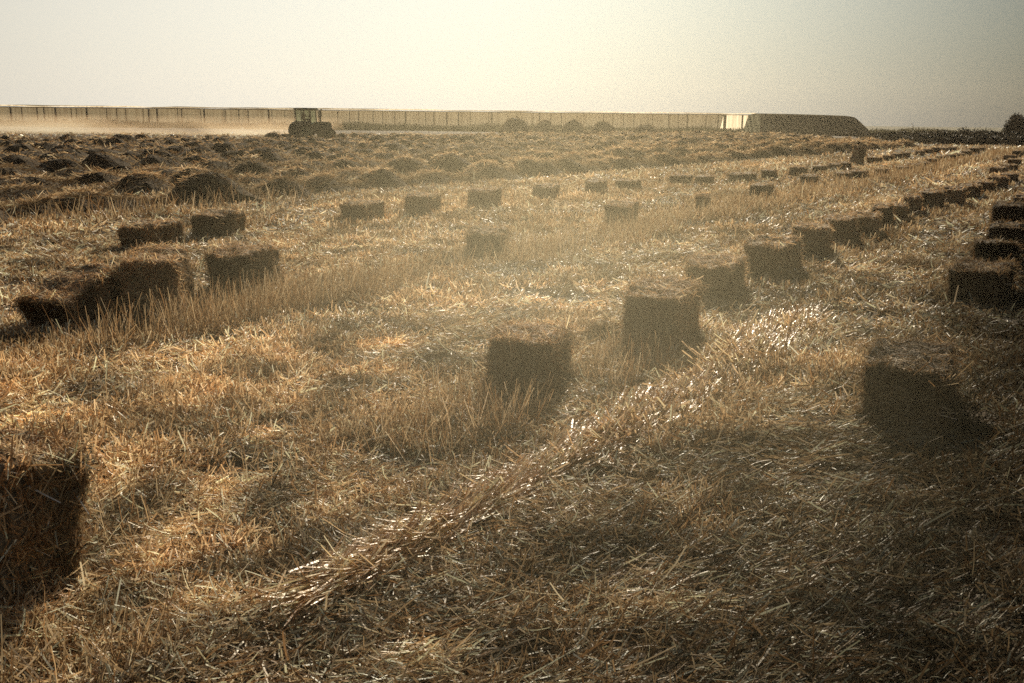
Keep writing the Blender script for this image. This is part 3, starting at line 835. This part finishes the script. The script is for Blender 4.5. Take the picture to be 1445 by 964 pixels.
plant('bush', 1447, 106, [(0, 0, 1.6, 1.0, .9, .9), (.3, 0, 1.0, 1.4, .9, .9), (-.3, 0, 2.0, .5, .5, .5)],
      5000, .16, 701, 'big dark bush cut by the right edge beside the spiky tree', 'bush', None, (2.0, .12))

# weedy verge in front of the greenhouse
def verge():
    n = 60000
    x = rng.uniform(-190, 120, n); y = rng.uniform(176, 236, n)
    k = (x < 60) | (y > 195)
    x, y = x[k], y[k]; n = len(x)
    hh = (.35 + 1.1 * np.clip(vnoise(x / 6, y / 9, 51) - .3, 0, 1) + .5 * (y > 222)) 
    l = rng.normal(0, .35, (n, 2)); D = np.stack([l[:, 0], l[:, 1], np.ones(n)], 1); D /= np.linalg.norm(D, axis=1, keepdims=True)
    c = np.array([.05, .055, .026]) * rng.uniform(.5, 1.6, (n, 1)) + np.array([.03, .012, 0]) * rng.random((n, 1))
    V, F, K = ribbons(np.stack([x, y, ground_h(x, y)], 1), D, hh * rng.uniform(.5, 1.1, n), rng.uniform(.1, .35, n), rng.normal(0, .2, n), c, 1, .4)
    tag(link('weedy_verge', np_mesh('weedy_verge', V, F, K), M_LEAF), 'dull green weeds growing along the foot of the greenhouse', 'weeds', kind='stuff')
verge()

# ------------------------------------------------------------------ tractor
M_GREEN = simple('faded_green_paint', (.045, .075, .058), .45, noise=.3, scale=3)
M_DARK = simple('dark_metal', (.03, .03, .028), .6)
M_TYRE = simple('dusty_rubber', (.035, .032, .028), .9, noise=.4)
M_RIMW = simple('pale_green_rim', (.10, .15, .08), .5)
def glass_mat():
    m, nt, out = mat('cab_glass'); N, L = nt.nodes, nt.links
    t = N.new('ShaderNodeBsdfTransparent'); t.inputs['Color'].default_value = (.70, .80, .76, 1)
    g = N.new('ShaderNodeBsdfGlossy'); g.inputs['Roughness'].default_value = .08
    mx = N.new('ShaderNodeMixShader'); mx.inputs[0].default_value = .10
    L.new(t.outputs[0], mx.inputs[1]); L.new(g.outputs[0], mx.inputs[2]); L.new(mx.outputs[0], out.inputs['Surface'])
    return m
M_GLASS = glass_mat()
def rounded(name, x0, x1, y0, y1, z0, z1, m, parent, bev=.05, taper=None):
    bm = bmesh.new(); bmesh.ops.create_cube(bm, size=1)
    for v in bm.verts:
        v.co = Vector(((x0 + x1) / 2 + v.co.x * (x1 - x0), (y0 + y1) / 2 + v.co.y * (y1 - y0), (z0 + z1) / 2 + v.co.z * (z1 - z0)))
    if taper: taper(bm)
    bmesh.ops.bevel(bm, geom=bm.edges[:], offset=bev, segments=2, affect='EDGES')
    me = bpy.data.meshes.new(name); bm.to_mesh(me); bm.free()
    return link(name, me, m, parent)
def lathe(name, prof, m, parent, loc, n=36, lugs=0):
    """prof: list of (radius, y) round the y axis"""
    P = []
    for (r, y) in prof:
        a = np.arange(n) * 2 * math.pi / n
        rr = r * (1 + (.035 * (np.arange(n) % 2) if lugs and r > lugs else 0))
        P.append(np.stack([rr * np.cos(a), np.full(n, y), rr * np.sin(a)], 1))
    V = np.concatenate(P); i = np.arange(n); F = []
    for j in range(len(prof) - 1):
        F.append(np.stack([i + j * n, (i + 1) % n + j * n, (i + 1) % n + (j + 1) * n, i + (j + 1) * n], 1))
    o = link(name, np_mesh(name, V, np.concatenate(F)), m, parent); o.location = loc
    return o
def wheel(root, x, y, R, w):
    e = lathe('wheel', [(R * .06, w * .3), (R * .12, w * .32), (R * .12, -w * .32), (R * .06, -w * .3)], M_DARK, root, (x, y, R), 16)
    lathe('tyre', [(R * .60, -w / 2 * .8), (R * .66, -w / 2), (R * .9, -w / 2), (R * .985, -w / 2 * .8), (R * .985, w / 2 * .8), (R * .9, w / 2), (R * .66, w / 2), (R * .60, w / 2 * .8), (R * .60, -w / 2 * .8)],
          M_TYRE, e, (0, 0, 0), 44, lugs=R * .95)
    lathe('rim', [(R * .6, -w / 2 * .8), (R * .56, -w * .2), (R * .2, -w * .1), (R * .04, -w * .14), (R * .04, w * .14), (R * .2, w * .1), (R * .56, w * .2), (R * .6, w / 2 * .8)], M_RIMW, e, (0, 0, 0), 28)
X, Y = at(438, 198)
TR = empty('tractor', (X, Y, float(ground_h(X, Y)) - .03), math.radians(33)); TX, TY = X, Y
TR.scale = (1.03, 1.03, 1.03)
tag(TR, 'green tractor with a glazed cab working by the dust cloud before the greenhouse', 'tractor')
rounded('hood', .35, 1.72, -.40, .40, .85, 1.56, M_GREEN, TR, .08)
rounded('chassis', -1.2, 1.85, -.25, .25, .55, .86, M_DARK, TR, .03)
rounded('grille', 1.725, 1.79, -.35, .35, .75, 1.48, M_DARK, TR, .02)
rounded('roof', -1.18, .54, -.72, .72, 2.50, 2.68, M_GREEN, TR, .07)
rounded('cab_floor', -1.0, .42, -.62, .62, .87, 1.32, M_GREEN, TR, .05)
for sx, xt in ((-.95, -1.0), (-.25, -.25), (.36, .28)):
    for sy in (-1, 1):
        pr = []; tube(pr, (sx, sy * .60, 1.3), (xt, sy * .64, 2.52), .045, .045, 6); build('pillar', pr, M_GREEN, TR)
for sy in (-1, 1):
    gl = np.array([[-.93, sy * .605, 1.34], [.34, sy * .605, 1.34], [.27, sy * .645, 2.5], [-.98, sy * .645, 2.5]])
    link('side_window', np_mesh('side_window', gl, [[0, 1, 2, 3]]), M_GLASS, TR)
    rounded('fender', -1.45, .05, sy * .80 - .24, sy * .80 + .24, 1.50, 1.58, M_GREEN, TR, .03,
            taper=lambda bm: [setattr(v.co, 'z', v.co.z - (.28 if v.co.x < -1 else .12)) for v in bm.verts])
    rounded('headlight', 1.795, 1.84, sy * .22 - .08, sy * .22 + .08, 1.12, 1.26, simple('lamp_lens', (.5, .5, .45), .2), TR, .015)
for xx, dx, nm in ((.345, -.06, 'windscreen'), (-.955, -.045, 'rear_window')):
    gl = np.array([[xx, -.58, 1.34], [xx, .58, 1.34], [xx + dx, .62, 2.5], [xx + dx, -.62, 2.5]])
    link(nm, np_mesh(nm, gl, [[0, 1, 2, 3]]), M_GLASS, TR)
pr = []; tube(pr, (.78, -.43, 1.2), (.78, -.43, 2.45), .065, .065, 8); tube(pr, (.78, -.43, 2.45), (.92, -.43, 2.62), .05, .05, 8); build('exhaust', pr, M_DARK, TR)
pr = []; tube(pr, (.42, -.66, 2.35), (.62, -.95, 2.3), .02, .02, 5); bx(pr, .58, .66, -1.06, -.88, 2.0, 2.32); build('mirror', pr, M_DARK, TR)
rounded('seat', -.75, -.35, -.24, .24, 1.33, 1.62, M_DARK, TR, .05)
pr = []; tube(pr, (.05, 0, 1.33), (-.05, 0, 1.85), .03, .03, 6); 
for k in range(12):
    a, b = 2 * math.pi * k / 12, 2 * math.pi * (k + 1) / 12
    tube(pr, (-.05 - .06 * math.cos(a) , .2 * math.sin(a), 1.86 + .1 * math.cos(a)), (-.05 - .06 * math.cos(b), .2 * math.sin(b), 1.86 + .1 * math.cos(b)), .016, .016, 5)
build('steering_wheel', pr, M_DARK, TR)
for sy in (-1, 1):
    wheel(TR, -.75, sy * .80, .80, .44)
    wheel(TR, 1.45, sy * .72, .52, .30)
for sy in (-1, 1):
    pr = []; tube(pr, (-1.0, sy * .3, .6), (-1.75, sy * .38, .45), .04, .04, 6); build('hitch_arm', pr, M_DARK, TR)

# towed rake behind the tractor
RK = empty('hay_rake', (TX - 2.0 * math.cos(math.radians(33)), TY - 2.0 * math.sin(math.radians(33)), float(ground_h(TX, TY))), math.radians(33))
tag(RK, 'low dark rake with an upright marker rod hitched behind the tractor', 'rake')
pr = []; tube(pr, (.1, -1.3, .45), (-.1, 1.3, .45), .06, .06, 8); tube(pr, (.15, 0, .47), (-1.2, 0, .38), .05, .05, 8); tube(pr, (-1.2, -1.1, .4), (-1.2, 1.1, .4), .05, .05, 8); build('frame', pr, M_DARK, RK)
pr = []; tube(pr, (.12, -1.28, .45), (.18, -1.28, 1.65), .03, .025, 6); build('marker_rod', pr, M_DARK, RK)
for j, (x, y) in enumerate(((-.2, -.9), (-.2, .9), (-1.2, -.7), (-1.2, .7))):
    pr = []
    for k in range(14):
        a = 2 * math.pi * k / 14
        tube(pr, (x, y, .36), (x + .52 * math.cos(a), y + .12 * math.sin(2 * a), .36 + .33 * math.sin(a)), .012, .008, 4)
    build('tine_wheel', pr, M_DARK, RK)

# the driver, seated
def driver():
    me = bpy.data.meshes.new('person')
    J = [((0, 0, 0), .15), ((.02, 0, .22), .15), ((.03, 0, .42), .17), ((.05, 0, .54), .07), ((.06, 0, .62), .085), ((.07, 0, .72), .10), ((.06, 0, .80), .08),
         ((.05, .2, .46), .065), ((.18, .26, .28), .05), ((.42, .2, .30), .035), ((.48, .19, .31), .04),
         ((.05, -.2, .46), .065), ((.18, -.26, .28), .05), ((.42, -.2, .30), .035), ((.48, -.19, .31), .04),
         ((.05, .11, 0), .11), ((.42, .14, .04), .08), ((.50, .14, -.22), .05), ((.56, .14, -.25), .045),
         ((.05, -.11, 0), .11), ((.42, -.14, .04), .08), ((.50, -.14, -.22), .05), ((.56, -.14, -.25), .045)]
    E = [(0, 1), (1, 2), (2, 3), (3, 4), (4, 5), (5, 6), (2, 7), (7, 8), (8, 9), (9, 10), (2, 11), (11, 12), (12, 13), (13, 14), (0, 15), (15, 16), (16, 17), (17, 18), (0, 19), (19, 20), (20, 21), (21, 22)]
    me.from_pydata([j[0] for j in J], E, [])
    o = link('person', me, simple('dark_work_clothes', (.05, .045, .04), .9))
    o.modifiers.new('skin', 'SKIN'); sd = me.skin_vertices[0].data
    for k, j in enumerate(J): sd[k].radius = (j[1], j[1])
    sd[0].use_root = True
    o.modifiers.new('sub', 'SUBSURF').levels = 1
    c, s = math.cos(math.radians(33)), math.sin(math.radians(33))
    o.location = (TX - .60 * c, TY - .60 * s, float(ground_h(TX, TY)) + 1.74); o.rotation_euler = (0, 0, math.radians(33))
    tag(o, 'driver in dark clothes sitting in the tractor cab', 'person')
driver()

# ------------------------------------------------------------------ dust, haze and added flare veil
def volume_box(name, lo, hi, dens_nodes, label=None, cat=None, kind=None, aniso=.6, col=(1, .85, .65)):
    pr = []; bx(pr, lo[0], hi[0], lo[1], hi[1], lo[2], hi[2])
    m, nt, out = mat(name + '_volume'); N, L = nt.nodes, nt.links
    sc = N.new('ShaderNodeVolumeScatter'); sc.inputs['Color'].default_value = (*col, 1); sc.inputs['Anisotropy'].default_value = aniso
    dens_nodes(nt, sc.inputs['Density']); L.new(sc.outputs[0], out.inputs['Volume'])
    o = build(name, pr, m); tag(o, label, cat, kind=kind)
    return o, m
def haze_d(nt, sock): sock.default_value = .00021
volume_box('haze', (-260, -6, -.6), (260, 330, 14), haze_d, 'warm haze hanging over the whole field', 'haze', 'stuff', .65, (1, .86, .66))
def dust_d(nt, sock):
    N, L = nt.nodes, nt.links
    tc = N.new('ShaderNodeTexCoord'); mp = N.new('ShaderNodeMapping'); mp.inputs['Scale'].default_value = (.12, .12, .5)
    L.new(tc.outputs['Object'], mp.inputs['Vector'])
    nz = N.new('ShaderNodeTexNoise'); nz.inputs['Scale'].default_value = 1; nz.inputs['Detail'].default_value = 3
    L.new(mp.outputs[0], nz.inputs['Vector'])
    sp = N.new('ShaderNodeSeparateXYZ'); L.new(tc.outputs['Object'], sp.inputs[0])
    hz = N.new('ShaderNodeMapRange'); hz.inputs['From Min'].default_value = .1; hz.inputs['From Max'].default_value = 2.1
    hz.inputs['To Min'].default_value = 1; hz.inputs['To Max'].default_value = 0; L.new(sp.outputs['Z'], hz.inputs['Value'])
    r = N.new('ShaderNodeMapRange'); r.inputs['From Min'].default_value = .40; r.inputs['From Max'].default_value = .62; r.inputs['To Max'].default_value = .10
    L.new(nz.outputs['Fac'], r.inputs['Value'])
    mu = N.new('ShaderNodeMath'); mu.operation = 'MULTIPLY'; L.new(r.outputs[0], mu.inputs[0]); L.new(hz.outputs[0], mu.inputs[1]); L.new(mu.outputs[0], sock)
volume_box('dust', (-75, 99, .02), (TX - 2.6, 122, 2.2), dust_d, 'low tan dust cloud trailing left from the tractor', 'dust', 'stuff', .45, (1, .68, .42))

def veil_d(nt, sock):  # added soft volume near the camera, standing in for veiling lens flare
    N, L = nt.nodes, nt.links
    tc = N.new('ShaderNodeTexCoord'); gr = N.new('ShaderNodeTexGradient'); gr.gradient_type = 'SPHERICAL'
    mp = N.new('ShaderNodeMapping'); mp.inputs['Scale'].default_value = (1 / 2.35, 1 / 5.2, 1 / 2.6)
    L.new(tc.outputs['Object'], mp.inputs['Vector']); L.new(mp.outputs[0], gr.inputs['Vector'])
    mu = N.new('ShaderNodeMath'); mu.operation = 'MULTIPLY'; mu.inputs[1].default_value = .058; L.new(gr.outputs['Fac'], mu.inputs[0]); L.new(mu.outputs[0], sock)
o, m = volume_box('flare_veil', (-2.9, -5.2, -1.2), (2.9, 5.2, 2.6), veil_d, 'added thin volume imitating lens flare veil over the middle of the stubble', 'dust', 'stuff', .6, (.96, .88, .60))
o.location = (.12, 6.3, .3)

# ------------------------------------------------------------------ light
SUN_AZ, SUN_EL = math.radians(6), math.radians(25)
sd = Vector((math.sin(SUN_AZ) * math.cos(SUN_EL), math.cos(SUN_AZ) * math.cos(SUN_EL), math.sin(SUN_EL)))
lamp = bpy.data.lights.new('sun', 'SUN'); lamp.energy = 4.9; lamp.angle = math.radians(.55); lamp.color = (1, .85, .62)
so = bpy.data.objects.new('sun', lamp); C.objects.link(so); so.rotation_euler = sd.to_track_quat('Z', 'Y').to_euler()

W = bpy.data.worlds.new('World'); S.world = W; W.use_nodes = True
nt = W.node_tree; N, L = nt.nodes, nt.links; N.clear()
out = N.new('ShaderNodeOutputWorld'); bg = N.new('ShaderNodeBackground'); bg.inputs['Strength'].default_value = 1.0
sky = N.new('ShaderNodeTexSky'); sky.sky_type = 'NISHITA'; sky.sun_disc = False
sky.sun_elevation = SUN_EL; sky.sun_rotation = SUN_AZ; sky.dust_density = 4.0; sky.air_density = 1.2
tint = N.new('ShaderNodeVectorMath'); tint.operation = 'MULTIPLY'; tint.inputs[1].default_value = (.0066, .0098, .0128)
L.new(sky.outputs[0], tint.inputs[0])
tc = N.new('ShaderNodeTexCoord')
def glow(direction, lo, hi, power, col):
    v = Vector(direction).normalized()
    d = N.new('ShaderNodeVectorMath'); d.operation = 'DOT_PRODUCT'; d.inputs[1].default_value = v
    L.new(tc.outputs['Generated'], d.inputs[0])
    r = N.new('ShaderNodeMapRange'); r.inputs['From Min'].default_value = lo; r.inputs['From Max'].default_value = hi
    L.new(d.outputs['Value'], r.inputs['Value'])
    p = N.new('ShaderNodeMath'); p.operation = 'POWER'; p.inputs[1].default_value = power; L.new(r.outputs[0], p.inputs[0])
    s = N.new('ShaderNodeVectorMath'); s.operation = 'SCALE'; s.inputs[0].default_value = col; L.new(p.outputs[0], s.inputs['Scale'])
    return s.outputs[0]
def add(a, b):
    n = N.new('ShaderNodeVectorMath'); n.operation = 'ADD'; L.new(a, n.inputs[0]); L.new(b, n.inputs[1]); return n.outputs[0]
az = lambda deg, el: (math.sin(math.radians(deg)) * math.cos(math.radians(el)), math.cos(math.radians(deg)) * math.cos(math.radians(el)), math.sin(math.radians(el)))
c = add(tint.outputs[0], glow(az(-12, -3), .68, 1.0, 1.5, (.83, .775, .67)))
c = add(c, glow((0, -.35, 1), .2, 1.0, .8, (.155, .155, .15)))  # extra overhead glow, added as fill for shaded faces
L.new(c, bg.inputs['Color']); L.new(bg.outputs[0], out.inputs['Surface'])

# ------------------------------------------------------------------ camera
cd = bpy.data.cameras.new('camera'); cam = bpy.data.objects.new('camera', cd); C.objects.link(cam)
cd.sensor_width = 36; cd.lens = FPX / 1445 * 36; cd.clip_end = 6000; cd.clip_start = .05
R = Matrix.Rotation(math.pi / 2 - PITCH, 4, 'X') @ Matrix.Rotation(ROLL, 4, 'Z')
cam.matrix_world = Matrix.Translation((0, 0, CAMH)) @ R
S.camera = cam
S.view_settings.view_transform = 'Standard'; S.view_settings.look = 'None'; S.view_settings.exposure = 0; S.view_settings.gamma = 1
S.cycles.max_bounces = 6; S.cycles.diffuse_bounces = 3; S.cycles.glossy_bounces = 2; S.cycles.transmission_bounces = 3
S.cycles.transparent_max_bounces = 6; S.cycles.volume_bounces = 0; S.cycles.volume_max_steps = 64
S.cycles.sample_clamp_indirect = 4; S.cycles.use_denoising = False
